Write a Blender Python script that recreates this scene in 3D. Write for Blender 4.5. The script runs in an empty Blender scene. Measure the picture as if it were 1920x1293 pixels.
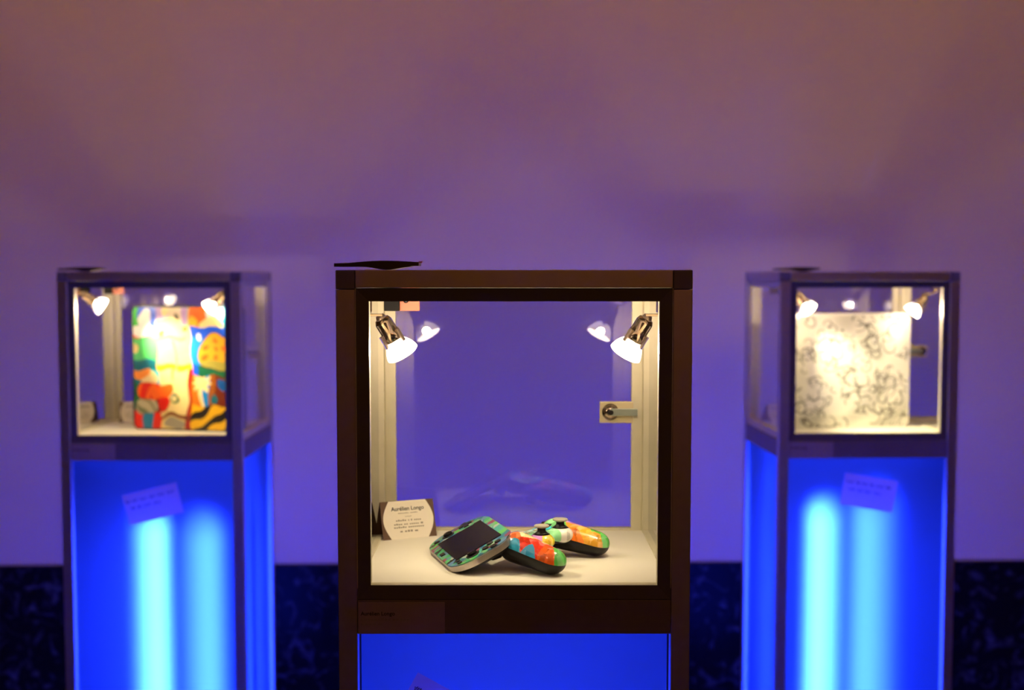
import bpy, bmesh, math, random
from mathutils import Vector, Matrix, Euler
random.seed(7)
sc = bpy.context.scene
C = sc.collection
R = math.radians
CAM_Z = 1.45

# ------------------------------------------------------------ camera
cd = bpy.data.cameras.new('camera'); cam = bpy.data.objects.new('camera', cd); C.objects.link(cam)
cam.location = (0, 0, CAM_Z); cam.rotation_euler = (R(90) - 0.0748, 0, 0)
cd.sensor_width = 36; cd.lens = 2740.3 / 1920 * 36; cd.shift_y = 71.8 / 1920
cd.clip_start = 0.05; cd.clip_end = 40
cd.dof.use_dof = True; cd.dof.focus_distance = 1.72; cd.dof.aperture_fstop = 4.6
sc.camera = cam

# ------------------------------------------------------------ world and exposure
w = bpy.data.worlds.new('world'); sc.world = w; w.use_nodes = True
w.node_tree.nodes['Background'].inputs[0].default_value = (0.02, 0.012, 0.01, 1)
w.node_tree.nodes['Background'].inputs[1].default_value = 0.3
vs = sc.view_settings
vs.view_transform = 'Standard'; vs.look = 'None'; vs.gamma = 1; vs.exposure = 0.0; vs.use_curve_mapping = False

# ------------------------------------------------------------ room lights (warm ceiling wash)
def area(name, loc, target, sx, sy, power, col):
    l = bpy.data.lights.new(name, 'AREA'); l.shape = 'RECTANGLE'; l.size = sx; l.size_y = sy
    l.energy = power; l.color = col
    o = bpy.data.objects.new(name, l); C.objects.link(o); o.location = loc
    o.rotation_euler = (Vector(target) - Vector(loc)).to_track_quat('-Z', 'Y').to_euler()
    return o
area('ceiling_wash_light', (-0.6, 2.7, 3.75), (-0.4, 4.3, 2.3), 4.5, 0.3, 21, (1, 0.42, 0.08))
area('ceiling_wash_light', (2.9, 2.5, 3.75), (2.2, 4.3, 2.4), 0.8, 0.4, 8, (1, 0.50, 0.06))
area('room_light', (0.6, -2.6, 3.3), (0, 1.6, 1.2), 1.2, 0.6, 14.0, (1, 0.36, 0.10))
# ------------------------------------------------------------ power of the show case lights
TUBE = 190.0
SPOT = 2.05
GLOW = 8.5

# ------------------------------------------------------------ materials
def pm(name, col, rough=0.5, metal=0.0, noise=0.0, nscale=30, bump=0.0, coat=0.0, emit=None, estr=0, spec=0.5):
    m = bpy.data.materials.new(name); m.use_nodes = True
    nt = m.node_tree; b = nt.nodes['Principled BSDF']
    b.inputs['Base Color'].default_value = (*col, 1); b.inputs['Roughness'].default_value = rough
    b.inputs['Metallic'].default_value = metal; b.inputs['Coat Weight'].default_value = coat
    b.inputs['Specular IOR Level'].default_value = spec
    if emit: b.inputs['Emission Color'].default_value = (*emit, 1); b.inputs['Emission Strength'].default_value = estr
    if noise or bump:
        tc = nt.nodes.new('ShaderNodeTexCoord'); n = nt.nodes.new('ShaderNodeTexNoise')
        n.inputs['Scale'].default_value = nscale; n.inputs['Detail'].default_value = 5
        nt.links.new(tc.outputs['Object'], n.inputs['Vector'])
        if noise:
            r = nt.nodes.new('ShaderNodeValToRGB')
            r.color_ramp.elements[0].position = 0.3; r.color_ramp.elements[1].position = 0.7
            r.color_ramp.elements[0].color = (*[c * (1 - noise) for c in col], 1)
            r.color_ramp.elements[1].color = (*[min(1, c * (1 + noise)) for c in col], 1)
            nt.links.new(n.outputs['Fac'], r.inputs['Fac']); nt.links.new(r.outputs['Color'], b.inputs['Base Color'])
        if bump:
            bp = nt.nodes.new('ShaderNodeBump'); bp.inputs['Strength'].default_value = bump; bp.inputs['Distance'].default_value = 0.002
            nt.links.new(n.outputs['Fac'], bp.inputs['Height']); nt.links.new(bp.outputs['Normal'], b.inputs['Normal'])
    return m

M_wall = pm('painted_wall', (0.65, 0.60, 0.47), 0.85, noise=0.03, nscale=2.0, bump=0.05)
M_floor = pm('dark_carpet', (0.03, 0.028, 0.03), 0.95, noise=0.3, nscale=80)
M_brown = pm('brown_wall_covering', (0.26, 0.11, 0.035), 0.9, noise=0.1)
M_ceil = pm('ceiling_paint', (0.30, 0.22, 0.14), 0.9, noise=0.03)
M_alu = pm('brushed_aluminium', (0.52, 0.48, 0.44), 0.45, 0.92, noise=0.04, nscale=60)
M_aluin = pm('aluminium_bezel', (0.62, 0.58, 0.42), 0.5, 0.15, noise=0.04, nscale=60)
M_bezel_shade = pm('bezel_shade_dark', (0.10, 0.09, 0.085), 0.5, 0.2, noise=0.05)  # dark colour stands in for shade on the front aluminium bezel
M_liner = pm('cream_channel_strip', (0.60, 0.56, 0.36), 0.5, noise=0.04)
M_board = pm('grey_fascia_board', (0.16, 0.13, 0.12), 0.6, noise=0.05, nscale=20)
M_corner = pm('grey_plastic_corner', (0.16, 0.15, 0.14), 0.5, noise=0.05)
M_shelf = pm('white_laminate', (0.80, 0.77, 0.66), 0.55, noise=0.02, nscale=12)
M_chrome = pm('chrome', (0.42, 0.33, 0.26), 0.13, 1.0, noise=0.03)
M_chrome_d = pm('lamp_joint_metal', (0.35, 0.28, 0.24), 0.3, 1.0, noise=0.05)
M_black = pm('black_plastic', (0.007, 0.007, 0.008), 0.38, noise=0.2, spec=0.3)
M_connector = pm('matt_black_connector', (0.006, 0.006, 0.006), 0.7, noise=0.1, spec=0.1)
M_blackg = pm('black_gloss', (0.006, 0.006, 0.007), 0.18, noise=0.1, spec=0.07)
M_strip = pm('dark_brown_strip', (0.035, 0.022, 0.018), 0.4, noise=0.2)
M_pink = pm('pink_tape', (0.8, 0.3, 0.35), 0.5, noise=0.1)
M_plate = pm('copper_toned_plate', (0.42, 0.13, 0.07), 0.6, 0.0, noise=0.05)
M_paper = pm('white_paper', (0.93, 0.78, 0.76), 0.8, noise=0.04, nscale=15, bump=0.1)
M_card = pm('cream_card', (0.82, 0.76, 0.64), 0.7, noise=0.02)
M_cardb = pm('dark_card_edge', (0.10, 0.05, 0.025), 0.6, noise=0.1)
M_ink = pm('black_ink', (0.02, 0.018, 0.02), 0.7, noise=0.1)
M_inkg = pm('grey_ink', (0.30, 0.27, 0.22), 0.7, noise=0.1)
M_pen = pm('blue_pen_ink', (0.10, 0.07, 0.22), 0.7, noise=0.1)
M_nplate = pm('grey_name_plate', (0.34, 0.28, 0.25), 0.5, noise=0.05)
M_tubecap = pm('tube_cap_metal', (0.6, 0.6, 0.6), 0.4, 0.8, noise=0.05)
M_rim = pm('grey_metal_rim', (0.48, 0.43, 0.40), 0.3, 0.85, noise=0.05)
M_console = pm('white_console_plastic', (0.78, 0.76, 0.70), 0.35, noise=0.02)
M_consoleb = pm('dark_console_plastic', (0.03, 0.03, 0.035), 0.35, noise=0.1)
M_stick = pm('grey_rubber_thumb_cap', (0.36, 0.34, 0.28), 0.6, noise=0.1)
M_plinth = pm('plinth_board', (0.5, 0.48, 0.45), 0.6, noise=0.05)
M_steel = pm('lock_steel', (0.45, 0.52, 0.46), 0.3, 0.9, noise=0.05)
M_brass = pm('lock_plate_metal', (0.72, 0.62, 0.38), 0.35, 0.5, noise=0.05)

def emis(name, col, s):
    m = bpy.data.materials.new(name); m.use_nodes = True; nt = m.node_tree; nt.nodes.clear()
    e = nt.nodes.new('ShaderNodeEmission'); e.inputs[0].default_value = (*col, 1); e.inputs[1].default_value = s
    o = nt.nodes.new('ShaderNodeOutputMaterial'); nt.links.new(e.outputs[0], o.inputs[0]); return m
M_tube = emis('fluorescent_tube_blue', (0.014, 0.036, 1.0), TUBE)
M_tube2 = emis('fluorescent_tube_blue_dim', (0.014, 0.036, 1.0), TUBE * 0.45)

def lampglass():
    m = bpy.data.materials.new('halogen_reflector_glass'); m.use_nodes = True; nt = m.node_tree; nt.nodes.clear()
    e = nt.nodes.new('ShaderNodeEmission'); e.inputs[0].default_value = (1, 0.80, 0.62, 1); e.inputs[1].default_value = 8.0
    t = nt.nodes.new('ShaderNodeBsdfTransparent'); mx = nt.nodes.new('ShaderNodeMixShader'); mx.inputs[0].default_value = 0.75
    # facets of the dichroic reflector show as faint lilac patches
    tc = nt.nodes.new('ShaderNodeTexCoord'); n = nt.nodes.new('ShaderNodeTexNoise'); n.inputs['Scale'].default_value = 45
    r = nt.nodes.new('ShaderNodeValToRGB'); r.color_ramp.elements[0].position = 0.52; r.color_ramp.elements[1].position = 0.66
    r.color_ramp.elements[0].color = (1, 0.80, 0.62, 1); r.color_ramp.elements[1].color = (0.085, 0.05, 0.08, 1)
    nt.links.new(tc.outputs['Object'], n.inputs[0]); nt.links.new(n.outputs['Fac'], r.inputs[0]); nt.links.new(r.outputs[0], e.inputs[0])
    o = nt.nodes.new('ShaderNodeOutputMaterial')
    nt.links.new(t.outputs[0], mx.inputs[1]); nt.links.new(e.outputs[0], mx.inputs[2]); nt.links.new(mx.outputs[0], o.inputs[0]); return m
M_bulb = lampglass()
M_lens = emis('halogen_lens', (1, 0.80, 0.55), 30.0)

def glass():
    m = bpy.data.materials.new('display_glass'); m.use_nodes = True; nt = m.node_tree; nt.nodes.clear()
    t = nt.nodes.new('ShaderNodeBsdfTransparent'); t.inputs[0].default_value = (0.90, 0.91, 0.93, 1)
    g = nt.nodes.new('ShaderNodeBsdfGlossy'); g.inputs['Roughness'].default_value = 0.0
    f = nt.nodes.new('ShaderNodeFresnel'); f.inputs['IOR'].default_value = 1.5
    # both faces of the sheet reflect: R = 2F / (1 + F)
    m2 = nt.nodes.new('ShaderNodeMath'); m2.operation = 'MULTIPLY'; m2.inputs[1].default_value = 2.0; nt.links.new(f.outputs[0], m2.inputs[0])
    ad = nt.nodes.new('ShaderNodeMath'); ad.operation = 'ADD'; ad.inputs[1].default_value = 1.0; nt.links.new(f.outputs[0], ad.inputs[0])
    mu = nt.nodes.new('ShaderNodeMath'); mu.operation = 'DIVIDE'; mu.use_clamp = True; nt.links.new(m2.outputs[0], mu.inputs[0]); nt.links.new(ad.outputs[0], mu.inputs[1])
    mx = nt.nodes.new('ShaderNodeMixShader'); o = nt.nodes.new('ShaderNodeOutputMaterial')
    nt.links.new(mu.outputs[0], mx.inputs[0])
    nt.links.new(t.outputs[0], mx.inputs[1]); nt.links.new(g.outputs[0], mx.inputs[2]); nt.links.new(mx.outputs[0], o.inputs[0]); return m
M_glass = glass()

def diffuser():
    m = bpy.data.materials.new('opal_diffuser'); m.use_nodes = True; nt = m.node_tree; nt.nodes.clear()
    t = nt.nodes.new('ShaderNodeBsdfTranslucent'); t.inputs[0].default_value = (0.35, 0.62, 0.85, 1)
    d = nt.nodes.new('ShaderNodeBsdfDiffuse'); d.inputs[0].default_value = (0.10, 0.11, 0.13, 1)
    g = nt.nodes.new('ShaderNodeBsdfRefraction'); g.inputs['Color'].default_value = (0.40, 0.70, 0.95, 1); g.inputs['Roughness'].default_value = 1.0; g.inputs['IOR'].default_value = 1.45
    mx = nt.nodes.new('ShaderNodeMixShader'); mx.inputs[0].default_value = 0.40
    m2 = nt.nodes.new('ShaderNodeMixShader'); m2.inputs[0].default_value = 0.86
    o = nt.nodes.new('ShaderNodeOutputMaterial')
    nt.links.new(t.outputs[0], mx.inputs[1]); nt.links.new(d.outputs[0], mx.inputs[2])
    nt.links.new(mx.outputs[0], m2.inputs[1]); nt.links.new(g.outputs[0], m2.inputs[2]); nt.links.new(m2.outputs[0], o.inputs[0]); return m
M_diff = diffuser()

def marble():
    m = pm('black_marble', (0.01, 0.01, 0.012), 0.12); nt = m.node_tree; b = nt.nodes['Principled BSDF']
    tc = nt.nodes.new('ShaderNodeTexCoord'); n = nt.nodes.new('ShaderNodeTexNoise')
    n.inputs['Scale'].default_value = 16; n.inputs['Detail'].default_value = 8; n.inputs['Distortion'].default_value = 2.2
    r = nt.nodes.new('ShaderNodeValToRGB'); e = r.color_ramp.elements
    e[0].position = 0.53; e[0].color = (0.004, 0.004, 0.005, 1); e[1].position = 0.72; e[1].color = (0.045, 0.045, 0.06, 1)
    nt.links.new(tc.outputs['Object'], n.inputs[0]); nt.links.new(n.outputs['Fac'], r.inputs[0]); nt.links.new(r.outputs[0], b.inputs['Base Color'])
    return m
M_marble = marble(); M_marble.node_tree.nodes['Principled BSDF'].inputs['Specular IOR Level'].default_value = 0.02

def vcol(name, rough=0.3, coat=0.3):
    m = pm(name, (1, 1, 1), rough, coat=coat); nt = m.node_tree
    a = nt.nodes.new('ShaderNodeVertexColor'); a.layer_name = 'paint'
    nt.links.new(a.outputs['Color'], nt.nodes['Principled BSDF'].inputs['Base Color']); return m
M_print = vcol('painted_artwork', 0.35, 0.2)
M_paint = vcol('painted_shell', 0.25, 0.4)

# ------------------------------------------------------------ mesh helpers
def link(name, me, mat, parent=None):
    o = bpy.data.objects.new(name, me); C.objects.link(o)
    if mat: me.materials.append(mat)
    if parent: o.parent = parent
    return o
def obj(name, bm, mat, parent=None, smooth=False):
    bmesh.ops.recalc_face_normals(bm, faces=bm.faces)
    if smooth:
        for f in bm.faces: f.smooth = True
    me = bpy.data.meshes.new(name); bm.to_mesh(me); bm.free()
    return link(name, me, mat, parent)
def box(bm, x0, x1, y0, y1, z0, z1, bev=0):
    r = bmesh.ops.create_cube(bm, size=1)
    for v in r['verts']:
        v.co = Vector(((x0 + x1) / 2 + v.co.x * (x1 - x0), (y0 + y1) / 2 + v.co.y * (y1 - y0), (z0 + z1) / 2 + v.co.z * (z1 - z0)))
    if bev:
        es = list({e for v in r['verts'] for e in v.link_edges})
        bmesh.ops.bevel(bm, geom=es, offset=bev, segments=2, affect='EDGES', profile=0.5)
    return bm
def bx(*a, **k): return box(bmesh.new(), *a, **k)
def lathe(bm, prof, mat=Matrix(), seg=28, cap=True):
    rings = []
    for r, z in prof:
        rings.append([bm.verts.new(mat @ Vector((r * math.cos(2 * math.pi * i / seg), r * math.sin(2 * math.pi * i / seg), z))) for i in range(seg)])
    for a, b in zip(rings, rings[1:]):
        for i in range(seg):
            j = (i + 1) % seg; bm.faces.new((a[i], a[j], b[j], b[i]))
    if cap:
        bm.faces.new(rings[0][::-1]); bm.faces.new(rings[-1])
    return bm
def outline_prism(bm, pts, z0, z1, mat=Matrix()):
    a = [bm.verts.new(mat @ Vector((x, y, z0))) for x, y in pts]; b = [bm.verts.new(mat @ Vector((x, y, z1))) for x, y in pts]
    bm.faces.new(a[::-1]); bm.faces.new(b); n = len(pts)
    for i in range(n): bm.faces.new((a[i], a[(i + 1) % n], b[(i + 1) % n], b[i]))
    return bm
def rrect(w, h, r, seg=6, ex=None):
    pts = []
    for cx, cy, a0 in ((w / 2 - r, h / 2 - r, 0), (-w / 2 + r, h / 2 - r, 90), (-w / 2 + r, -h / 2 + r, 180), (w / 2 - r, -h / 2 + r, 270)):
        for i in range(seg + 1):
            a = R(a0 + 90 * i / seg); pts.append((cx + r * math.cos(a), cy + r * math.sin(a)))
    return pts
def empty(name, loc, rz=0, label=None, cat=None, group=None):
    o = bpy.data.objects.new(name, None); C.objects.link(o); o.location = loc; o.rotation_euler = (0, 0, rz); o.empty_display_size = 0.05
    tag(o, label, cat, group); return o
def tag(o, label=None, cat=None, group=None, kind=None):
    if label: o['label'] = label
    if cat: o['category'] = cat
    if group: o['group'] = group
    if kind: o['kind'] = kind
    return o
def struct(name, bm, m):
    return tag(obj(name, bm, m), kind='structure')
def text(name, body, size, parent, mat, M, ext=0.0002, align='CENTER', offset=0.0):
    cu = bpy.data.curves.new(name, 'FONT'); cu.body = body; cu.size = size; cu.extrude = ext; cu.align_x = align; cu.offset = offset; cu.resolution_u = 3
    t = bpy.data.objects.new(name, cu); C.objects.link(t)
    dg = bpy.context.evaluated_depsgraph_get(); me = bpy.data.meshes.new_from_object(t.evaluated_get(dg))
    bpy.data.objects.remove(t)
    me.transform(M); me.materials.clear()
    return link(name, me, mat, parent)

# ------------------------------------------------------------ room
WYAW = 0.026
def wy(x): return 4.30 + math.tan(WYAW) * x
def wall_slab(bm, off0, off1, z0, z1, x0=-4.2, x1=4.2):
    vs_ = [(x0, wy(x0) + off0), (x1, wy(x1) + off0), (x1, wy(x1) + off1), (x0, wy(x0) + off1)]
    return outline_prism(bm, vs_, z0, z1)
struct('wall_back', wall_slab(bmesh.new(), 0, 0.15, 0, 4.0), M_wall)
DADO = CAM_Z - 0.857
struct('baseboard_back', wall_slab(bmesh.new(), -0.022, -0.0005, 0, DADO), M_marble)
struct('floor', bx(-4.2, 4.2, -4, 4.6, -0.1, 0), M_floor)
struct('ceiling', bx(-4.2, 4.2, -4, 4.6, 4.0, 4.1), M_ceil)
struct('wall_left', bx(-4.35, -4.2, -4, 4.6, 0, 4.0), M_brown)
struct('wall_right', bx(4.2, 4.35, -4, 4.6, 0, 4.0), M_brown)
struct('wall_front', bx(-4.2, 4.2, -4.15, -4, 0, 4.0), M_brown)

# ------------------------------------------------------------ display cases
W = 0.4; H2 = W / 2; PW = 0.0215; BZ = 0.0150
TOP = CAM_Z + 0.0042; RAILB = CAM_Z - 0.0161; OPT = CAM_Z - 0.031; OPB = CAM_Z - 0.354; BZB = CAM_Z - 0.370; PT = CAM_Z - 0.4093
FLOORZ = CAM_Z - 0.357
CASES = {'left': (-0.7916, 3.189, -0.0034), 'centre': (0.0024, 1.6396, 0.0), 'right': (0.7925, 3.2333, 0.037)}
def rotz(k): return Matrix.Rotation(k * math.pi / 2, 4, 'Z')
def case_frame(k):
    X, D, yaw = CASES[k]
    return X - H2 * math.sin(yaw), D + H2 * math.cos(yaw), yaw

def bezel_bm(k):
    # picture-frame ring, its face sloping inward; built for the front, turned k quarter turns
    bm = bmesh.new(); M = rotz(k)
    xo = H2 - PW; xi = xo - BZ
    outer = [(-xo, BZB), (xo, BZB), (xo, RAILB), (-xo, RAILB)]
    inner = [(-xi, OPB), (xi, OPB), (xi, OPT), (-xi, OPT)]
    yf, ym, yb = -H2 + 0.0062, -H2 + 0.0062, -H2 + 0.0215
    A = [bm.verts.new(M @ Vector((x, yf, z))) for x, z in outer]
    B = [bm.verts.new(M @ Vector((x, ym, z))) for x, z in inner]
    Cc = [bm.verts.new(M @ Vector((x, yb, z))) for x, z in inner]
    Dd = [bm.verts.new(M @ Vector((x, yb, z))) for x, z in outer]
    for i in range(4):
        j = (i + 1) % 4
        for P, Q in ((A, B), (B, Cc), (Cc, Dd), (Dd, A)): bm.faces.new((P[i], P[j], Q[j], Q[i]))
    return bm

def make_case(which, label):
    x, y, yaw = case_frame(which)
    t = empty('display_case', (x, y, 0), yaw, label, 'display case', 'illuminated glass display cases')
    ly = TOP
    for sx in (-1, 1):
        for sy in (-1, 1):
            a, b = sorted((sx * H2, sx * (H2 - PW))); c, d = sorted((sy * H2, sy * (H2 - PW)))
            bm = bx(a, b, c, d, 0.06, TOP - PW - 0.0006, bev=0.0008)
            po = obj('post', bm, M_alu, t)
            # cream channel strips clipped over the two inner faces
            gx = sx * (H2 - PW); gy = sy * (H2 - PW); lz0, lz1 = OPB - 0.003, RAILB; l2 = bmesh.new()
            def strip(f0, f1, hgt, ax):
                a0, a1 = sorted((((gy if ax else gx) + (sy if ax else sx) * f0), ((gy if ax else gx) + (sy if ax else sx) * f1)))
                if ax: c0, c1 = sorted((gx, gx - sx * hgt)); box(l2, c0, c1, a0, a1, lz0, lz1, bev=0.0004)
                else: c0, c1 = sorted((gy, gy - sy * hgt)); box(l2, a0, a1, c0, c1, lz0, lz1, bev=0.0004)
            for ax in (0, 1):
                strip(-0.0008, 0.0205, 0.0008, ax); strip(0.0004, 0.0060, 0.0030, ax)
                if sy > 0 or not ax: strip(0.0110, 0.0135, 0.0030, ax)
            obj('channel_liner', l2, M_liner, po)
            obj('corner_block', bx(a, b, c, d, TOP - PW, TOP, bev=0.0012), M_corner, t)
    for k in range(4):
        M = rotz(k)
        bm = bx(-H2 + PW + 0.0005, H2 - PW - 0.0005, -H2, -H2 + PW, RAILB + 0.0003, TOP, bev=0.0007); bm.transform(M)
        obj('top_rail', bm, M_alu, t)
        bm = bx(-H2 + PW + 0.0003, H2 - PW - 0.0003, -H2 + 0.001, -H2 + 0.015, PT, BZB - 0.0004, bev=0.0005); bm.transform(M)
        obj('fascia_board', bm, M_board, t)
        obj('bezel', bezel_bm(k), M_aluin, t)
        for q4 in range(4 if k == 0 else 0):   # four mitred strips added over the front bezel, its shade put into colour
            xo = H2 - PW - 0.0004; xi = xo - BZ + 0.0002
            o4 = [(-xo, BZB + 0.0004), (xo, BZB + 0.0004), (xo, RAILB - 0.0002), (-xo, RAILB - 0.0002)]; i4 = [(-xi, OPB), (xi, OPB), (xi, OPT), (-xi, OPT)]
            a, b = o4[q4], o4[(q4 + 1) % 4]; c, d = i4[(q4 + 1) % 4], i4[q4]
            bm = bmesh.new(); F = [bm.verts.new(M @ Vector((p[0], -H2 + (0.0030 if n_ < 2 else 0.0042), p[1]))) for n_, p in enumerate((a, b, c, d))]
            B = [bm.verts.new(M @ Vector((p[0], -H2 + 0.0060, p[1]))) for p in (a, b, c, d)]
            bm.faces.new(F); bm.faces.new(B[::-1])
            for i in range(4): bm.faces.new((F[i], F[(i + 1) % 4], B[(i + 1) % 4], B[i]))
            obj('bezel_shade_strip', bm, M_bezel_shade, t)
        # single glass sheet
        xi = H2 - PW - BZ + 0.004
        bm = bmesh.new()
        vv = [bm.verts.new(M @ Vector(p)) for p in ((-xi, -H2 + 0.014, OPB - 0.004), (xi, -H2 + 0.014, OPB - 0.004), (xi, -H2 + 0.014, OPT + 0.004), (-xi, -H2 + 0.014, OPT + 0.004))]
        bm.faces.new(vv); me = bpy.data.meshes.new('glass_pane'); bm.to_mesh(me); bm.free(); link('glass_pane', me, M_glass, t)
        # opal light panel below, with a narrow gap at each post
        px = H2 - PW - 0.0035
        bm = bx(-px, px, -H2 + 0.008, -H2 + 0.0082, 0.12, PT - 0.001)
        bm = bmesh.new()
        vv = [bm.verts.new(M @ Vector(p)) for p in ((-px, -H2 + 0.008, 0.12), (px, -H2 + 0.008, 0.12), (px, -H2 + 0.008, PT + 0.003), (-px, -H2 + 0.008, PT + 0.003))]
        bm.faces.new(vv); me = bpy.data.meshes.new('light_panel'); bm.to_mesh(me); bm.free(); link('light_panel', me, M_diff, t)
        bm = bx(-H2 + PW, H2 - PW, -H2 + 0.001, -H2 + 0.02, 0.06, 0.12); bm.transform(M)
        obj('bottom_rail', bm, M_alu, t)
    q = H2 - 0.0165
    obj('shelf', bx(-q, q, -q, q, FLOORZ - 0.018, FLOORZ, bev=0.0004), M_shelf, t)
    xo = H2 - PW
    bm = bmesh.new(); vv = [bm.verts.new(p) for p in ((-xo, -xo, TOP - 0.006), (xo, -xo, TOP - 0.006), (xo, xo, TOP - 0.006), (-xo, xo, TOP - 0.006))]
    bm.faces.new(vv); me = bpy.data.meshes.new('glass_top'); bm.to_mesh(me); bm.free(); link('glass_top', me, M_glass, t)
    obj('plinth', bx(-0.19, 0.19, -0.19, 0.19, 0, 0.06), M_plinth, t)
    # lock on the inside of the rear door
    lk = obj('lock_plate', bx(0.119, 0.166, 0.178, 0.181, CAM_Z - 0.2065, CAM_Z - 0.1765, bev=0.001), M_brass, t)
    Mx = Matrix.Translation((0.134, 0.178, CAM_Z - 0.1908)) @ Matrix.Rotation(R(90), 4, 'X')
    obj('lock_cylinder', lathe(bmesh.new(), [(0.0115, 0), (0.0115, 0.002), (0.009, 0.0025), (0.009, 0.006), (0.004, 0.007)], Mx), M_chrome, lk, True)
    obj('lock_cam', bx(0.134, 0.171, 0.1675, 0.1695, CAM_Z - 0.1955, CAM_Z - 0.1855, bev=0.0008), M_steel, lk)
    obj('lock_screw', lathe(bmesh.new(), [(0.0035, 0.008), (0.0035, 0.0125), (0.002, 0.013)], Mx), M_black, lk)
    # fluorescent tubes behind the opal panels
    tt = {'left': ((-0.022, -0.090, PT - 0.145), (0.090, -0.065, PT - 0.16)),
          'centre': ((-0.055, -0.09, PT - 0.165), (0.06, -0.09, PT - 0.14)),
          'right': ((-0.078, -0.090, PT - 0.125), (0.044, -0.055, PT - 0.11))}[which]
    for tx, ty, tz in tt:
        tb = obj('fluorescent_tube', lathe(bmesh.new(), [(0.011, 0.17), (0.013, 0.175), (0.013, tz - 0.004), (0.011, tz)], Matrix.Translation((tx, ty, 0)), 16), M_tube if tx < 0 else M_tube2, t, True)
        obj('tube_socket', bx(tx - 0.018, tx + 0.018, ty - 0.018, ty + 0.018, 0.12, 0.17, bev=0.002), M_tubecap, tb)
    obj('tube_tray', bx(-H2 + 0.02, H2 - 0.02, -H2 + 0.02, H2 - 0.02, 0.10, 0.12), M_black, t)
    return t, Matrix.Translation((x, y, 0)) @ Matrix.Rotation(yaw, 4, 'Z')

LB = {'left': 'glass display case on blue-lit pedestal holding the colourful painted console, left of the three',
      'centre': 'nearest glass display case on blue-lit pedestal, holding the painted gamepad and handheld',
      'right': 'glass display case on blue-lit pedestal holding the white doodled console, right of the three'}
CM = {}
for k in ('left', 'centre', 'right'):
    root, CM[k] = make_case(k, LB[k])

def place(o, k, loc, rz=0):
    m = CM[k] @ Matrix.Translation(loc) @ Matrix.Rotation(rz, 4, 'Z')
    o.location = m.to_translation(); o.rotation_euler = (0, 0, CASES[k][2] + rz)

# ------------------------------------------------------------ halogen spotlights, two per case
def axis_matrix(origin, d):
    return Matrix.Translation(origin) @ Vector(d).to_track_quat('Z', 'Y').to_matrix().to_4x4()
def spotlight(k, side, label, yl=-0.095, d=None, power=SPOT, cone=105, up=0.004):
    t = empty('spotlight', (0, 0, 0), 0, label, 'lamp', 'halogen spotlights inside the cases')
    place(t, k, (0, 0, 0))
    s = side
    # arm from the bezel and its wall plate
    a0 = Vector((s * 0.1775, yl, CAM_Z + up - 0.049)); a1 = Vector((s * 0.158, yl, CAM_Z + up - 0.053))
    obj('mount_plate', bx(*sorted((s * 0.1784, s * 0.171)), yl - 0.016, yl + 0.016, CAM_Z + up - 0.051, CAM_Z - 0.033 + up * 0.5, bev=0.001), M_chrome, t)
    bm = bx(*sorted((s * 0.176, s * 0.156)), yl - 0.006, yl + 0.006, CAM_Z + up - 0.0545, CAM_Z + up - 0.0515, bev=0.0008)
    obj('arm', bm, M_chrome, t)
    d = Vector(d or (-s * 0.50, 0.22, -0.86)).normalized()
    p = Vector((s * 0.1585, yl, CAM_Z + up - 0.057))
    obj('joint', lathe(bmesh.new(), [(0.0, -0.005), (0.005, -0.004), (0.0065, 0.0), (0.0065, 0.004), (0.004, 0.006)], axis_matrix(p, d), cap=False), M_chrome_d, t, True)
    A = axis_matrix(p, d) @ Matrix.Diagonal((1.16, 1.16, 0.88, 1))
    hs = obj('lamp_body', lathe(bmesh.new(), [(0.004, 0.0), (0.0075, 0.001), (0.0092, 0.006), (0.0092, 0.021), (0.0097, 0.0215), (0.0097, 0.034), (0.0088, 0.036), (0.008, 0.0345)], A, 32), M_chrome, t, True)
    bm = bmesh.new()
    for i in range(3):
        aa = 2 * math.pi * i / 3 + 0.5
        Q = A @ Matrix.Rotation(aa, 4, 'Z')
        b2 = bx(0.0092, 0.0125, -0.002, 0.002, 0.021, 0.0405, bev=0.0006); b2.transform(Q)
        me = bpy.data.meshes.new('t'); b2.to_mesh(me); b2.free(); bm.from_mesh(me); bpy.data.meshes.remove(me)
    obj('bulb_clip', bm, M_chrome_d, hs)
    obj('bulb', lathe(bmesh.new(), [(0.0070, 0.0345), (0.0095, 0.037), (0.0130, 0.042), (0.0155, 0.048), (0.0172, 0.055), (0.0174, 0.0575)], A, 36, cap=False), M_bulb, t, True)
    obj('lens', lathe(bmesh.new(), [(0.0172, 0.0577), (0.0150, 0.0595), (0.0, 0.0605)], A, 36, cap=False), M_lens, t, True)
    # its light: the beam and the glow through the glass reflector
    c = A @ Vector((0, 0, 0.062))
    l = bpy.data.lights.new('halogen_beam', 'SPOT'); l.energy = power; l.color = (1, 0.84, 0.50); l.spot_size = R(cone); l.spot_blend = 0.9; l.shadow_soft_size = 0.010
    o = bpy.data.objects.new('halogen_beam', l); C.objects.link(o); o.parent = t; o.location = c
    o.rotation_euler = d.to_track_quat('-Z', 'Y').to_euler()
    l = bpy.data.lights.new('halogen_glow', 'POINT'); l.energy = GLOW; l.color = (1, 0.74, 0.50); l.shadow_soft_size = 0.006
    o = bpy.data.objects.new('halogen_glow', l); C.objects.link(o); o.parent = t; o.location = A @ Vector((0, 0, 0.050))
    return t
spotlight('centre', -1, 'chrome halogen spotlight at the upper left inside the nearest case')
spotlight('centre', 1, 'chrome halogen spotlight at the upper right inside the nearest case')
spotlight('left', -1, 'chrome halogen spotlight at the left of the colourful console', -0.150, (0.74, 0.32, -0.54), 17.0, 56, 0.012)
spotlight('left', 1, 'chrome halogen spotlight overlapping the top right of the colourful console', -0.164, (-0.66, 0.10, -0.68), 1.8, 90, 0.016)
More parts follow.
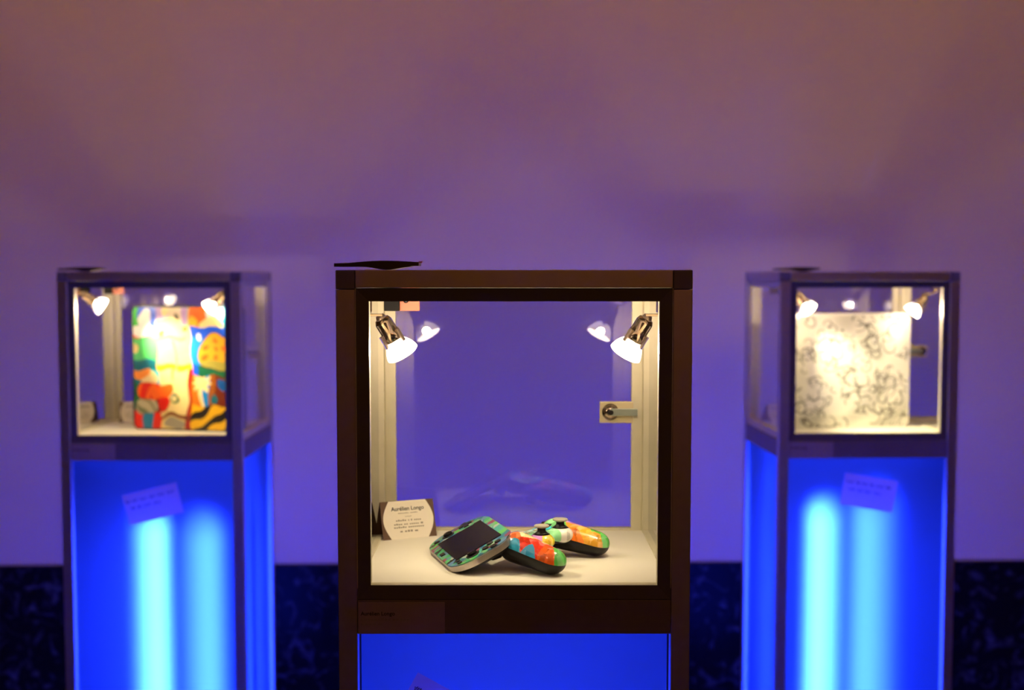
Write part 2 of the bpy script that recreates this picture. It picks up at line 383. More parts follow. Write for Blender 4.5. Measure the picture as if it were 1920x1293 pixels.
spotlight('right', -1, 'chrome halogen spotlight overlapping the top left of the white console', -0.164, (0.62, 0.20, -0.72), 12.0, 68, 0.014)
spotlight('right', 1, 'chrome halogen spotlight to the right of the white console', -0.095, (-0.50, 0.20, -0.66), 0.7, 100, 0.008)

# ------------------------------------------------------------ wiring box under the top, upper left of each case
DESC = {'left': 'case of the colourful console', 'centre': 'nearest case', 'right': 'case of the white console'}
for k in CM:
    t = empty('wiring_box', (0, 0, 0), 0, 'black connector on a copper-toned plate under the top of the ' + DESC[k], 'connector', 'wiring boxes under the case tops')
    place(t, k, (0, 0, 0))
    y0 = 0.05
    obj('mounting_plate', bx(-0.1765, -0.122, y0, y0 + 0.05, CAM_Z - 0.0165, CAM_Z - 0.0145, bev=0.0003), M_plate, t)
    obj('connector_block', bx(-0.1675, -0.1475, y0 - 0.004, y0 + 0.018, CAM_Z - 0.0480, CAM_Z - 0.0166, bev=0.001), M_connector, t)
    obj('plate_lip', bx(-0.1475, -0.122, y0 + 0.004, y0 + 0.007, CAM_Z - 0.0480, CAM_Z - 0.0166, bev=0.0005), M_plate, t)
    Mx = Matrix.Translation((-0.1395, y0 + 0.004, CAM_Z - 0.0345)) @ Matrix.Rotation(R(90), 4, 'X')
    obj('knob', lathe(bmesh.new(), [(0.0035, 0), (0.0035, 0.003), (0.002, 0.004)], Mx, 16), M_black, t, True)

# ------------------------------------------------------------ dark bent strip lying on top of each case
for k, lab, off in (('left', 'thin dark bent strip lying on the left case top', 0.004), ('centre', 'thin dark bent strip with pink tip on the nearest case top', 0.0), ('right', 'thin dark bent strip lying on the right case top', -0.006)):
    t = empty('cover_strip', (0, 0, 0), 0, lab, 'strip', 'dark strips on the case tops'); place(t, k, (off, 0, TOP))
    bm = bmesh.new(); n = 24; V = []
    for i in range(n + 1):
        u = i / n; x = -0.202 + 0.095 * u
        zt = 0.0075 + 0.0022 * math.sin(math.pi * min(1, max(0, (u - 0.15) / 0.85))) + 0.0012 * u
        zb = 0.0036 - 0.0036 * math.exp(-((u - 0.62) / 0.16) ** 2) + (0.001 if u > 0.9 else 0)
        yy0, yy1 = -0.196 - 0.002 * math.sin(3 * u), -0.150 + 0.004 * math.sin(4 * u)
        V.append([bm.verts.new(p) for p in ((x, yy0, zb), (x, yy1, zb), (x, yy1, zt), (x, yy0, zt))])
    for a, b in zip(V, V[1:]):
        for i in range(4):
            j = (i + 1) % 4; bm.faces.new((a[i], a[j], b[j], b[i]))
    bm.faces.new(V[0]); bm.faces.new(V[-1][::-1])
    obj('bent_strip', bm, M_strip, t)
    if k == 'centre':
        obj('strip_tip', bx(-0.1075, -0.1035, -0.19, -0.184, 0.0078, 0.0100, bev=0.0003), M_pink, t)

# ------------------------------------------------------------ printed name plates on the fascia
def bars(bm, x0, lens, z, h, y, gap=0.0014, jit=0.0):
    # a line of words too small to read, as word-length strokes
    x = x0
    for L in lens:
        n = max(1, int(L / (h * 1.15)))
        for i in range(n):
            xa = x + i * L / n; hh = h * random.choice((0.75, 0.75, 1.0, 0.7))
            box(bm, xa, xa + L / n * 0.74, y - 0.0002, y, z, z + hh)
        x += L + gap
def name_plate(k, x0, x1, label, title, w1, w2, w3):
    t = empty('name_plate', (0, 0, 0), 0, label, 'sign', 'name plates under the cases'); place(t, k, (0, -H2, 0))
    z0, z1 = CAM_Z - 0.4090, CAM_Z - 0.3725
    obj('plate', bx(x0, x1, -0.0006, 0.001, z0, z1, bev=0.0003), M_nplate, t)
    M = Matrix.Translation((x0 + 0.003, -0.0008, z0 + 0.0215)) @ Matrix.Rotation(R(90), 4, 'X')
    text('lettering', title, 0.0062, t, M_ink, M, align='LEFT', offset=0.0001)
    bm = bmesh.new()
    bars(bm, x0 + 0.003, w2, z0 + 0.0155, 0.0032, -0.0007); bars(bm, x0 + 0.003, w3, z0 + 0.010, 0.0032, -0.0007)
    obj('small_print', bm, M_inkg, t)
name_plate('centre', -0.1775, -0.079, 'small grey name plate under the nearest case', 'Aur\u00e9lien Longo', 0, (0.035, 0.020), (0.018, 0.007))
name_plate('left', -0.178, -0.080, 'small grey name plate under the case of the colourful console', 'Aur\u00e9lien Longo', 0, (0.030, 0.012), (0.015, 0.006))
name_plate('right', -0.178, -0.078, 'small grey name plate under the case of the white console', 'Aur\u00e9lien Longo', 0, (0.034, 0.012), (0.012, 0.010))

# ------------------------------------------------------------ handwritten papers stuck on the lit panels
def note(k, cx, cz, wdt, hgt, rot, label, seed):
    t = empty('paper_note', (0, 0, 0), 0, label, 'paper', 'handwritten papers on the blue panels'); place(t, k, (cx, -H2 + 0.0070, cz))
    t.rotation_euler = (0, R(-rot), CASES[k][2])
    rnd = random.Random(seed)
    bm = bmesh.new(); nx, nz = 10, 6; g = []
    for j in range(nz + 1):
        g.append([bm.verts.new(((i / nx - .5) * wdt, -0.0006 * (1 - math.cos(3.0 * i / nx)) - 0.0004 * math.sin(3 * j / nz), (j / nz - .5) * hgt)) for i in range(nx + 1)])
    for j in range(nz):
        for i in range(nx): bm.faces.new((g[j][i], g[j][i + 1], g[j + 1][i + 1], g[j + 1][i]))
    r = bmesh.ops.solidify(bm, geom=bm.faces[:], thickness=0.0003)
    obj('sheet', bm, M_paper, t)
    cu = bpy.data.curves.new('scribble', 'CURVE'); cu.dimensions = '3D'; cu.bevel_depth = 0.0006; cu.bevel_resolution = 1
    rows = [(0.25, 0.04, 0.9), (0.02, 0.10, 0.65)]
    for zf, xs, xe in rows:
        x = -wdt / 2 + wdt * xs; end = -wdt / 2 + wdt * xe
        while x < end:
            wl = rnd.uniform(0.008, 0.020); sp = cu.splines.new('POLY'); n = 14; sp.points.add(n - 1)
            for i in range(n):
                sp.points[i].co = (x + wl * i / n, -0.0024, zf * hgt + 0.0035 * math.sin(i * 2.1 + rnd.random()) + rnd.uniform(-.001, .001), 1)
            x += wl + 0.004
    tmp = bpy.data.objects.new('tmp', cu); C.objects.link(tmp); dg = bpy.context.evaluated_depsgraph_get()
    me = bpy.data.meshes.new_from_object(tmp.evaluated_get(dg)); bpy.data.objects.remove(tmp); me.materials.clear()
    link('handwriting', me, M_pen, t)
    return t
note('left', -0.0005, CAM_Z - 0.5063, 0.124, 0.069, 14.0, 'white handwritten paper stuck slanting upward on the left blue panel', 1)
note('right', 0.0055, CAM_Z - 0.488, 0.121, 0.072, -9.8, 'white handwritten paper stuck slanting downward on the right blue panel', 2)
note('centre', -0.0735, CAM_Z - 0.516, 0.123, 0.070, -29.0, 'white handwritten paper on the nearest blue panel, cut by the photo edge', 3)

# ------------------------------------------------------------ folded title cards in the cases
def title_card(k, loc, rz, wdt, hgt, label, title=None):
    t = empty('title_card', (0, 0, 0), 0, label, 'card', 'title cards in the cases'); place(t, k, loc, rz)
    lean = R(14); Mt = Matrix.Rotation(-lean, 4, 'X')
    # dark backing sheet with a folded rear leg
    bm = bx(-wdt / 2, wdt / 2, 0, 0.0007, 0, hgt); bm.transform(Mt)
    obj('backing', bm, M_cardb, t)
    top = Mt @ Vector((0, 0, hgt))
    b2 = bmesh.new(); vs4 = [(-wdt / 2, top.y + 0.001, top.z - 0.0008), (wdt / 2, top.y + 0.001, top.z - 0.0008), (wdt / 2, top.y + 0.018, 0), (-wdt / 2, top.y + 0.018, 0)]
    b2.faces.new([b2.verts.new(p) for p in vs4]); bmesh.ops.solidify(b2, geom=b2.faces[:], thickness=0.0006)
    obj('rear_leg', b2, M_cardb, t)
    # cream field with bulging sides
    pts = []; n = 14; hh = hgt - 0.0002
    for i in range(n + 1):
        v = i / n; pts.append((wdt * (0.345 + 0.125 * math.sin(math.pi * v)), v * hh))
    for i in range(n, -1, -1):
        v = i / n; pts.append((-wdt * (0.345 + 0.125 * math.sin(math.pi * v)), v * hh))
    bm = bmesh.new(); outline_prism(bm, pts, 0.0001, 0.0005, Mt @ Matrix.Rotation(R(90), 4, 'X'))
    f = obj('cream_panel', bm, M_card, t)
    F = Mt @ Matrix.Translation((0, -0.0006, 0)) @ Matrix.Rotation(R(90), 4, 'X')
    if title: text('lettering', title, wdt * 0.098, t, M_ink, F @ Matrix.Translation((0, hgt * 0.74, 0)), offset=0.0001, ext=0.0001)
    bm = bmesh.new()
    for zf, ws, h in ((0.66, (0.20, 0.14), 0.016), (0.57, (0.12,), 0.012), (0.46, (0.20, 0.03, 0.03, 0.14), 0.03), (0.36, (0.16, 0.08, 0.18, 0.06), 0.03), (0.28, (0.24, 0.30), 0.03), (0.17, (0.06, 0.16, 0.08), 0.035)):
        tot = sum(ws) * wdt + 0.002 * (len(ws) - 1)
        b3 = bmesh.new(); bars(b3, -tot / 2, [q * wdt for q in ws], zf * hgt, h * wdt, -0.0005, gap=0.002)
        b3.transform(Mt); me = bpy.data.meshes.new('t'); b3.to_mesh(me); b3.free(); bm.from_mesh(me); bpy.data.meshes.remove(me)
    obj('small_print', bm, M_inkg, t)
    return t
title_card('centre', (-0.1400, 0.1190, FLOORZ), R(28), 0.079, 0.0515, 'cream title card with dark curved sides beside the handheld', 'Aur\u00e9lien Longo')
title_card('left', (-0.120, 0.118, FLOORZ), R(4), 0.073, 0.050, 'cream title card half hidden behind the colourful console', 'Aur\u00e9lien Longo')
title_card('right', (-0.138, 0.105, FLOORZ), R(40), 0.060, 0.042, 'title card at the back left behind the white console', 'Aur\u00e9lien Longo')

# ------------------------------------------------------------ painted consoles in the side cases
def set_paint(me, fn):
    ca = me.color_attributes.new('paint', 'FLOAT_COLOR', 'POINT')
    buf = []
    for v in me.vertices:
        buf += [*fn(v.co), 1.0]
    ca.data.foreach_set('color', buf)
def inpoly(x, y, P):
    c = False; n = len(P)
    for i in range(n):
        x1, y1 = P[i]; x2, y2 = P[(i + 1) % n]
        if (y1 > y) != (y2 > y) and x < (x2 - x1) * (y - y1) / (y2 - y1) + x1: c = not c
    return c
def ell(x, y, cx, cy, rx, ry): return ((x - cx) / rx) ** 2 + ((y - cy) / ry) ** 2 < 1
RED = (0.75, 0.03, 0.01); ORG = (0.9, 0.22, 0.02); YEL = (0.85, 0.55, 0.04); CRM = (0.82, 0.68, 0.34); BLU = (0.01, 0.16, 0.75); CYA = (0.03, 0.5, 0.65)
GRN = (0.10, 0.55, 0.10); DGR = (0.01, 0.20, 0.10); LIL = (0.5, 0.36, 0.6); BRN = (0.25, 0.05, 0.01); BLK = (0.015, 0.01, 0.01); WHT = (0.85, 0.83, 0.78); TEAL = (0.0, 0.22, 0.28)
def art_left(u, v):
    # u,v in 0..1 over the visible part of the sheet, v down
    wob = 0.012 * math.sin(31 * u + 7 * v) + 0.010 * math.sin(23 * v - 11 * u)
    x, y = u + wob, v + 0.010 * math.sin(27 * u + 3) + 0.006 * math.sin(41 * v)
    # bottom right: black and yellow stripes
    if x > 0.64:
        if y < 0.17:
            if ell(x, y, 0.86, 0.15, 0.13, 0.06): return CRM
            if ell(x, y, 0.90, 0.05, 0.1, 0.06): return (0.7, 0.75, 0.7)
            if ell(x, y, 0.68, 0.13, 0.04, 0.04): return YEL
            return ORG if x < 0.95 else CYA
        if y < 0.55:
            d = ((x - 0.93) / 0.20) ** 2 + ((y - 0.37) / 0.145) ** 2
            if d < 1:
                for a, b in ((0.80, 0.33), (0.80, 0.40), (0.90, 0.28), (0.90, 0.35), (0.90, 0.41), (1.0, 0.33)):
                    if ell(x, y, a, b, 0.028, 0.022): return ORG
                return (0.75, 0.45, 0.04) if y < 0.43 else (0.45, 0.40, 0.10)
            if d < 1.08: return BRN
            if y > 0.47: return DGR if x > 0.72 else BLU
            if ell(x, y, 0.72, 0.24, 0.03, 0.025): return WHT
            return BLU if y < 0.25 else (0.02, 0.35, 0.75)
        if y < 0.80:
            a = math.atan2(y - 0.61, x - 0.75); r = math.hypot((x - 0.75), (y - 0.61) * 0.9)
            if r < 0.07 + 0.025 * math.sin(9 * a): return CRM
            if x < 0.82 and x > 0.735 and y > 0.66: return (0.01, 0.32, 0.65) if x > 0.765 else CRM
            if 0.82 > x > 0.76: return (0.02, 0.36, 0.7)
            if x < 0.765: return (0.65, 0.24, 0.02)
            if ell(x, y, 0.97, 0.62, 0.05, 0.05): return (0.01, 0.16, 0.45)
            if ell(x, y, 0.90, 0.75, 0.04, 0.04): return TEAL
            return BRN if x > 0.9 else (0.42, 0.16, 0.02)
        s = (y - 0.80) + 0.55 * (x - 0.64)
        return (0.80, 0.52, 0.02) if (s % 0.14) < 0.075 else BLK
    # lower middle: red and cream swirls
    if y > 0.52:
        if x > 0.30:
            if ell(x, y, 0.46, 0.745, 0.055, 0.045):
                return DGR if not ell(x, y, 0.455, 0.745, 0.035, 0.028) else CRM
            if ell(x, y, 0.33, 0.785, 0.075, 0.06): return RED
            if ell(x, y, 0.46, 0.90, 0.17, 0.045) and not ell(x, y, 0.44, 0.93, 0.15, 0.05): return BRN
            if ell(x, y, 0.44, 0.94, 0.12, 0.05): return (0.45, 0.42, 0.36)
            if x > 0.60 - 0.25 * max(0, y - 0.78): return RED if y < 0.72 else (0.45, 0.02, 0.01)
            if abs(x - 0.44) < 0.012 and y < 0.6: return (0.6, 0.3, 0.1)
            if y > 0.64 and x < 0.43 and (x + y) < 1.12: return ORG
            return CRM
        if ell(x, y, 0.09, 0.53, 0.10, 0.055): return (0.85, 0.36, 0.08)
        if ell(x, y, 0.19, 0.58, 0.09, 0.05): return CRM
        if y < 0.62: return (0.0, 0.55, 0.65) if x > 0.2 else TEAL
        if ell(x, y, 0.25, 0.70, 0.05, 0.06): return ORG
        if ell(x, y, 0.20, 0.68, 0.14, 0.08): return RED if (x * 9 + y * 5) % 1 > 0.35 else ORG
        if ell(x, y, 0.16, 0.80, 0.13, 0.07): return (0.55, 0.50, 0.36) if (x * 7 - y * 9) % 1 > 0.3 else (0.25, 0.28, 0.16)
        if abs(x - 0.17) < 0.06 and y > 0.86: return (0.02, 0.30, 0.50)
        if y > 0.84: return RED
        return BLK if x > 0.12 else DGR
    # upper left and middle
    if x < 0.27:
        if ell(x, y, 0.15, 0.12, 0.07, 0.08) or ell(x, y, 0.13, 0.20, 0.13, 0.05): return WHT
        if y < 0.19: return GRN if x < 0.08 else BLU
        if y < 0.25: return RED if x < 0.06 else CRM
        if ell(x, y, 0.02, 0.34, 0.05, 0.04): return CRM
        return (0.15, 0.60, 0.22) if y < 0.43 else TEAL
    if x < 0.62 and y < 0.15:
        if ell(x, y, 0.495, 0.08, 0.016, 0.018): return BLK
        if ell(x, y, 0.36, 0.05, 0.05, 0.04) or (y > 0.10 and x < 0.5): return CRM
        return LIL if x < 0.40 or x > 0.54 else (0.70, 0.60, 0.42)
    if ell(x, y, 0.33, 0.22, 0.04, 0.02): return YEL
    if ell(x, y, 0.58, 0.19, 0.035, 0.018): return ORG
    if 0.24 < y < 0.27 and x < 0.6: return (0.75, 0.55, 0.20)
    if abs(x - 0.46 - 0.1 * (y - 0.3)) < 0.012 and y > 0.28: return (0.50, 0.52, 0.20)
    if y > 0.47: return YEL
    return CRM if (math.sin(19 * x) * math.sin(17 * y)) > -0.2 else (0.55, 0.62, 0.36)

def swirl(x, y):
    # closed curls: distance bands of scattered rings
    return 0
RINGS = []
rr = random.Random(21)
for i in range(150):
    RINGS.append((rr.random(), rr.random(), rr.uniform(0.018, 0.06), rr.uniform(0.7, 1.4), rr.uniform(0, 6.28)))
def art_right(u, v):
    c = 0.0
    x, y = u + 0.012 * math.sin(24 * v + 3 * u), v + 0.012 * math.sin(22 * u + 1)
    for cx, cy, r, e, ph in RINGS:
        dx, dy = x - cx, (y - cy) * e
        if abs(dx) > 0.08 or abs(dy) > 0.1: continue
        d = math.hypot(dx, dy); a = math.atan2(dy, dx)
        if math.cos(a - ph) > -0.4: c += max(0.0, 1 - abs(d - r) / 0.009) * 0.95
    if ell(u, v, 0.30, 0.115, 0.013, 0.012) or ell(u, v, 0.41, 0.145, 0.012, 0.011): c = 2.0
    patch = 0.5 + 0.5 * math.sin(9 * x + 2.1 * math.sin(7 * y)) * math.sin(8 * y + 1.7 * math.cos(6 * x))
    c += 0.75 * max(0, patch - 0.5)
    if v > 0.88: c += 0.12
    k = max(0.04, 1 - min(c, 1.0) * 0.85)
    return (0.80 * k, 0.78 * k, 0.68 * k)

def console(k, pL, pR, hgt, thick, fn, label, body_mat, nu, nv, umax=1.0, gam=1.0):
    # pL, pR: world floor points of the front face's lower corners
    pL = Vector(pL); pR = Vector(pR); d = pR - pL; wdt = d.length; yaw = math.atan2(d.y, d.x)
    t = empty('game_console', (pL.x, pL.y, FLOORZ), yaw, label, 'game console', 'painted game consoles in the side cases')
    pts = [(x + wdt / 2, y + hgt / 2) for x, y in rrect(wdt, hgt, 0.012, 6)]
    bm = bmesh.new(); outline_prism(bm, pts, -thick, 0, Matrix.Rotation(R(90), 4, 'X'))
    es = [e for e in bm.edges if len(e.link_faces) == 2 and abs(e.link_faces[0].normal.dot(e.link_faces[1].normal)) < 0.3]
    bmesh.ops.bevel(bm, geom=es, offset=0.004, segments=3, affect='EDGES')
    obj('body', bm, body_mat, t)
    # printed sheet on the front, slightly proud, clipped to rounded corners
    bm = bmesh.new(); g = []; rc = 0.012; m = 0.0042
    for j in range(nv + 1):
        row = []
        for i in range(nu + 1):
            x = m + (wdt - 2 * m) * i / nu; z = m + (hgt - 2 * m) * j / nv
            # pull into rounded corner
            cx = min(max(x, rc), wdt - rc); cz = min(max(z, rc), hgt - rc); dx, dz = x - cx, z - cz; q = math.hypot(dx, dz)
            lim = rc - m
            if q > lim: x, z = cx + dx / q * lim, cz + dz / q * lim
            row.append(bm.verts.new((x, -0.0006, z)))
        g.append(row)
    for j in range(nv):
        for i in range(nu): bm.faces.new((g[j][i], g[j][i + 1], g[j + 1][i + 1], g[j + 1][i]))
    for f in bm.faces: f.normal_update()
    me = bpy.data.meshes.new('painted_cover'); bm.to_mesh(me); bm.free()
    set_paint(me, lambda c: [q ** gam for q in fn(c.x / (wdt * umax), 1 - c.z / hgt)])
    o = link('painted_cover', me, M_print, t)
    # side details: vent slots on the narrow edge and disc slot
    bm = bmesh.new()
    for i in range(9): box(bm, wdt - 0.0004, wdt + 0.0004, 0.012, thick - 0.012, 0.05 + i * 0.018, 0.058 + i * 0.018)
    obj('vent_slots', bm, M_black, t)
    return t
console('left', (-0.872, 3.350), (-0.622, 3.276), 0.285, 0.055, art_left, 'upright game console covered in colourful cartoon-like paint, in the left case', M_consoleb, 200, 210, umax=0.90, gam=1.4)
console('right', (0.640, 3.320), (0.927, 3.400), 0.266, 0.060, art_right, 'upright white game console with grey doodles, in the right case', M_console, 230, 230)

# ------------------------------------------------------------ handheld with painted bezel, nearest case
def handheld():
    t = empty('handheld_console', (0, 0, 0), 0, 'handheld with dark screen and turquoise painted face, leaning on the painted gamepad', 'handheld console')
    u = Vector((0.26, -0.966, 0)).normalized(); v = Vector((0.86, 0.23, 0.45)); v = (v - u * v.dot(u)).normalized(); n = u.cross(v)
    # origin chosen so that the lower long edge sits on the shelf
    cen = Vector((-0.0535, 1.797, FLOORZ + 0.0270))
    Mw = Matrix((( u.x, v.x, n.x, cen.x), (u.y, v.y, n.y, cen.y), (u.z, v.z, n.z, cen.z), (0, 0, 0, 1)))
    t.matrix_world = Mw
    L, Hh = 0.165, 0.086
    def shape(g=0.0):
        pts = []
        r = 0.030
        base = rrect(L + 2 * g, Hh + 2 * g, r + g, 8)
        out = []
        for x, y in base:   # ends bulge a little
            out.append((x + (0.004 * math.copysign(1, x) * (1 - (2 * y / Hh) ** 2) if abs(x) > L / 2 - 0.02 else 0), y))
        return out
    bm = bmesh.new()
    secs = [(-0.007, -0.0125), (-0.002, -0.0115), (0.0, -0.008)]
    rings = [[bm.verts.new((x, y, z)) for x, y in shape(g)] for g, z in secs]
    m_ = len(rings[0])
    for a, b in zip(rings, rings[1:]):
        for i in range(m_): j = (i + 1) % m_; bm.faces.new((a[i], a[j], b[j], b[i]))
    bm.faces.new(rings[0][::-1]); bm.faces.new(rings[-1])
    obj('back_shell', bm, M_black, t)
    bm = bmesh.new(); outline_prism(bm, shape(0.0008), -0.0079, -0.0008)
    obj('metal_rim', bm, M_rim, t)
    # painted face as a dense fan-free grid
    bm = bmesh.new(); nu, nv = 110, 60; g = []
    rc = 0.030
    for j in range(nv + 1):
        row = []
        for i in range(nu + 1):
            x = -L / 2 + L * i / nu; y = -Hh / 2 + Hh * j / nv
            cx = min(max(x, -L / 2 + rc), L / 2 - rc); cy = min(max(y, -Hh / 2 + rc), Hh / 2 - rc); dx, dy = x - cx, y - cy; q = math.hypot(dx, dy)
            # square cell mapped on the rounded outline
            if abs(dx) > 0 and abs(dy) > 0:
                s = max(abs(dx), abs(dy)) / q; x, y = cx + dx * s, cy + dy * s
            row.append(bm.verts.new((x, y, 0)))
        g.append(row)
    for j in range(nv):
        for i in range(nu): bm.faces.new((g[j][i], g[j][i + 1], g[j + 1][i + 1], g[j + 1][i]))
    r = bmesh.ops.solidify(bm, geom=bm.faces[:], thickness=0.0008)
    me = bpy.data.meshes.new('painted_face'); 
    bmesh.ops.recalc_face_normals(bm, faces=bm.faces); bm.to_mesh(me); bm.free()
    pal = [(0.14, 0.75, 0.36), (0.14, 0.66, 0.60), (0.26, 0.85, 0.26), (0.26, 0.52, 0.80), (0.72, 0.85, 0.78), (0.2, 0.78, 0.45), (0.50, 0.14, 0.26), (0.10, 0.36, 0.55), (0.32, 0.75, 0.45), (0.03, 0.06, 0.06)]
    rn = random.Random(5); seeds = [(rn.uniform(-L / 2, L / 2), rn.uniform(-Hh / 2, Hh / 2), rn.choice(pal)) for _ in range(190)]
    def fn(c):
        return min(seeds, key=lambda s: ((c.x - s[0]) * 0.7 + (c.y - s[1]) * 0.5) ** 2 * 2.2 + ((c.y - s[1]) * 0.8 - (c.x - s[0]) * 0.4) ** 2)[2]
    set_paint(me, fn)
    link('painted_face', me, M_paint, t)
    sw, sh = 0.106, 0.063
    bm = bmesh.new(); outline_prism(bm, rrect(sw, sh, 0.0015, 3), 0.0002, 0.0010); obj('screen', bm, M_blackg, t)
    # controls on both ends
    def disc(name, x, y, r, z, mat, par=t, s=20):
        return obj(name, lathe(bmesh.new(), [(r, 0.0002), (r, z * 0.8), (r * 0.85, z)], Matrix.Translation((x, y, 0)), s), mat, par, True)
    bm = bmesh.new(); box(bm, -0.0735, -0.0665, 0.0035, 0.0225, 0.0002, 0.0018, bev=0.0005); box(bm, -0.0795, -0.0605, 0.0095, 0.0165, 0.0002, 0.0018, bev=0.0005)
    obj('direction_pad', bm, M_black, t)
    for dx, dy in ((0, 0.0085), (0, -0.0085), (0.0085, 0), (-0.0085, 0)): disc('action_button', 0.0695 + dx, 0.013 + dy, 0.0042, 0.0018, M_black)
    for x in (-0.0665, 0.0665):
        s = disc('thumb_stick', x, -0.0125, 0.0085, 0.0012, M_black)
        disc('stick_cap', x, -0.0125, 0.0062, 0.0042, M_blackg, s)
    disc('round_button', -0.064, -0.030, 0.0042, 0.0014, M_black)
    for x in (0.060, 0.070): disc('round_button', x, -0.031, 0.0032, 0.0014, M_black)
    # speaker slot in the lower edge
    obj('home_key', bx(-0.006, 0.006, -0.0405, -0.0345, 0.0002, 0.0012, bev=0.0004), M_black, t)
    return t
handheld()

# ------------------------------------------------------------ painted gamepad, nearest case
def gamepad():
    t = empty('gamepad', (0, 0, 0), 0, 'black two-grip gamepad painted in bright patches of red, yellow, green and blue', 'gamepad')
    # local axes: x between the grips, y away from the grips (towards the shoulder buttons), z up
    yaw = math.atan2(0.89, 0.46)
    t.location = (0.030, 1.797, FLOORZ); t.rotation_euler = (0, 0, yaw)
    bm = bmesh.new()
    def ellipsoid(c, r, rot=None):
        M = Matrix.Translation(c) @ (rot or Matrix()) @ Matrix.Diagonal((*r, 1))
        bmesh.ops.create_icosphere(bm, subdivisions=3, radius=1, matrix=M)
    def capsule(p0, p1, r0, r1, n=12, fz=0.8):
        p0 = Vector(p0); p1 = Vector(p1)
        for i in range(n + 1):
            s = i / n; p = p0.lerp(p1, s); r = r0 + (r1 - r0) * s
            ellipsoid(p, (r, r, r * fz))
    ZB = 0.0315
    box(bm, -0.052, 0.052, -0.020, 0.022, ZB - 0.012, ZB + 0.005, bev=0.006)
    for s in (-1, 1):
        ellipsoid((s * 0.051, 0.001, ZB - 0.003), (0.0265, 0.0255, 0.0118))
        capsule((s * 0.055, -0.002, ZB - 0.004), (s * 0.064, -0.052, 0.0165), 0.0225, 0.0185, fz=0.86)
        ellipsoid((s * 0.0265, -0.0205, ZB), (0.0165, 0.0165, 0.0115))
        box(bm, s * 0.052 - 0.013, s * 0.052 + 0.013, 0.016, 0.028, ZB - 0.014, ZB - 0.003, bev=0.003)
    me = bpy.data.meshes.new('tmp'); bm.to_mesh(me); bm.free()
    o = bpy.data.objects.new('tmp', me); C.objects.link(o)
    md = o.modifiers.new('r', 'REMESH'); md.mode = 'VOXEL'; md.voxel_size = 0.0011; md.use_smooth_shade = True
    ms = o.modifiers.new('s', 'SMOOTH'); ms.factor = 0.6; ms.iterations = 9
    dg = bpy.context.evaluated_depsgraph_get(); me2 = bpy.data.meshes.new_from_object(o.evaluated_get(dg)); bpy.data.objects.remove(o)
    # seam: the painted upper shell above a plane that drops towards the grips
    seeds = [(-0.064, -0.062, GRN), (-0.050, -0.062, (0.7, 0.25, 0.02)), (-0.060, -0.050, (0.85, 0.10, 0.01)), (-0.070, -0.050, (0.8, 0.12, 0.01)), (-0.066, -0.036, RED), (-0.070, -0.020, RED), (-0.064, -0.005, (0.85, 0.16, 0.04)),
             (-0.052, -0.040, (0.75, 0.62, 0.30)), (-0.050, -0.022, CRM), (-0.056, -0.012, CRM), (-0.078, -0.008, (0.02, 0.38, 0.65)), (-0.080, -0.024, (0.03, 0.33, 0.6)), (-0.076, 0.010, (0.8, 0.30, 0.05)), (-0.070, 0.020, YEL),
             (-0.050, 0.004, (0.03, 0.33, 0.75)), (-0.056, 0.024, (0.8, 0.45, 0.25)), (-0.030, 0.028, (0.8, 0.5, 0.2)), (-0.038, -0.006, (0.55, 0.30, 0.65)), (-0.040, -0.020, (0.5, 0.22, 0.6)), (-0.036, -0.036, YEL), (-0.024, -0.036, (0.9, 0.75, 0.02)),
             (-0.024, -0.018, (0.03, 0.35, 0.6)), (-0.016, 0.004, (0.25, 0.7, 0.35)), (-0.002, -0.006, (0.35, 0.70, 0.40)), (0.0, 0.018, (0.4, 0.7, 0.6)), (0.010, -0.018, (0.30, 0.75, 0.35)), (0.022, -0.030, WHT), (0.030, -0.018, (0.2, 0.65, 0.55)),
             (0.030, 0.004, CYA), (0.044, -0.002, (0.25, 0.75, 0.3)), (0.044, -0.018, GRN), (0.050, 0.020, RED), (0.038, 0.026, (0.7, 0.08, 0.05)), (0.042, -0.034, ORG), (0.050, -0.026, (0.9, 0.3, 0.03)), (0.056, -0.040, (0.8, 0.42, 0.02)), (0.052, -0.056, (0.7, 0.35, 0.03)),
             (0.062, -0.024, (0.45, 0.18, 0.6)), (0.070, -0.034, (0.6, 0.15, 0.04)), (0.064, -0.052, (0.10, 0.50, 0.03)), (0.066, -0.064, GRN), (0.072, -0.044, (0.2, 0.4, 0.05)), (0.066, -0.006, (0.25, 0.30, 0.6)), (0.064, 0.012, ORG)]
    rf = random.Random(11)
    flecks = [(rf.uniform(-0.085, 0.085), rf.uniform(-0.075, 0.03), rf.choice(((1, 0), (1.2, 0.03), (0.6, 0), (0.85, 0), (1, 0.12), (1, 0)))) for _ in range(420)]
    def paintc(c):
        x = c.x + 0.0016 * math.sin(c.y * 260); y = c.y + 0.0016 * math.sin(c.x * 230)
        q = min(seeds, key=lambda s: (x - s[0]) ** 2 + (y - s[1]) ** 2)[2]
        m = min(flecks, key=lambda s: (x - s[0]) ** 2 + (y - s[1]) ** 2)[2]
        return [min(1, a * m[0] + m[1]) for a in q]
    pn = Vector((0, -0.245, 1)).normalized(); pc = Vector((0, 0, ZB - 0.0012))
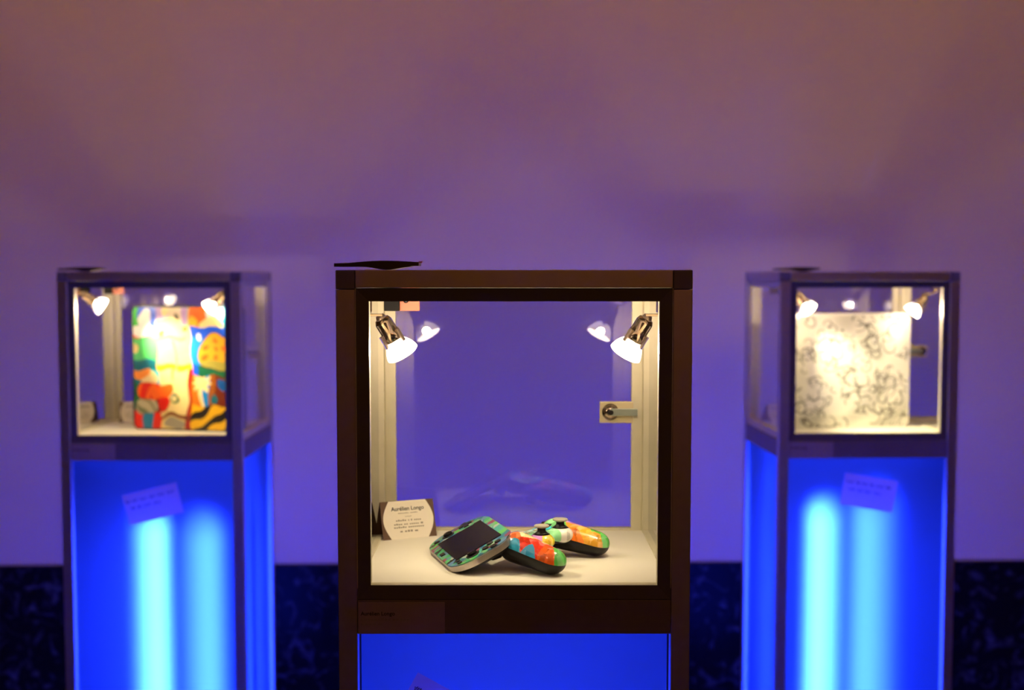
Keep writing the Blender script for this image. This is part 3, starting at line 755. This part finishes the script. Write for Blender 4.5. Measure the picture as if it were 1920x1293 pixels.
    for name, keep_up, mat in (('upper_shell', True, M_paint), ('lower_shell', False, M_black)):
        b = bmesh.new(); b.from_mesh(me2)
        bmesh.ops.bisect_plane(b, geom=b.verts[:] + b.edges[:] + b.faces[:], plane_co=pc, plane_no=pn, clear_inner=keep_up, clear_outer=not keep_up)
        for f in b.faces: f.smooth = True
        m2 = bpy.data.meshes.new(name); b.to_mesh(m2); b.free(); m2.materials.clear()
        if keep_up: set_paint(m2, paintc)
        link(name, m2, mat, t)
    zt = ZB + 0.0100
    for s in (-1, 1):
        st = obj('thumb_stick', lathe(bmesh.new(), [(0.0105, 0), (0.0075, 0.002), (0.0052, 0.004), (0.0052, 0.0085)], Matrix.Translation((s * 0.0265, -0.0205, zt - 0.001)), 24), M_black, t, True)
        obj('stick_cap', lathe(bmesh.new(), [(0.0070, 0), (0.0094, 0.001), (0.0096, 0.0022), (0.0085, 0.0034), (0.0045, 0.0030)], Matrix.Translation((s * 0.0265, -0.0205, zt + 0.0070)), 28), M_stick, st, True)
    for dx, dy in ((0, 0.0105), (0, -0.0105), (0.0105, 0), (-0.0105, 0)):
        obj('action_button', lathe(bmesh.new(), [(0.0048, 0), (0.0048, 0.003), (0.0036, 0.0038)], Matrix.Translation((0.051 + dx, 0.002 + dy, ZB + 0.0062)), 20), M_black, t, True)
        b = bx(-0.0038, 0.0038, -0.005, 0.005, 0, 0.0035, bev=0.0012); b.transform(Matrix.Translation((-0.049 + dx * 0.9, 0.000 + dy * 0.9, ZB + 0.0062)) @ Matrix.Rotation(math.atan2(dy, dx) + math.pi / 2, 4, 'Z'))
        obj('direction_key', b, M_stick, t)
    for x in (-0.012, 0.012): obj('menu_button', bx(x - 0.004, x + 0.004, 0.004, 0.008, ZB + 0.003, ZB + 0.0072, bev=0.0008), M_stick, t)
    for s in (-1, 1):
        obj('shoulder_button', bx(s * 0.052 - 0.0115, s * 0.052 + 0.0115, 0.025, 0.0315, ZB - 0.010, ZB - 0.0045, bev=0.002), M_blackg, t)
        obj('trigger', bx(s * 0.052 - 0.0115, s * 0.052 + 0.0115, 0.025, 0.033, ZB - 0.022, ZB - 0.0115, bev=0.003), M_blackg, t)
    return t
gamepad()
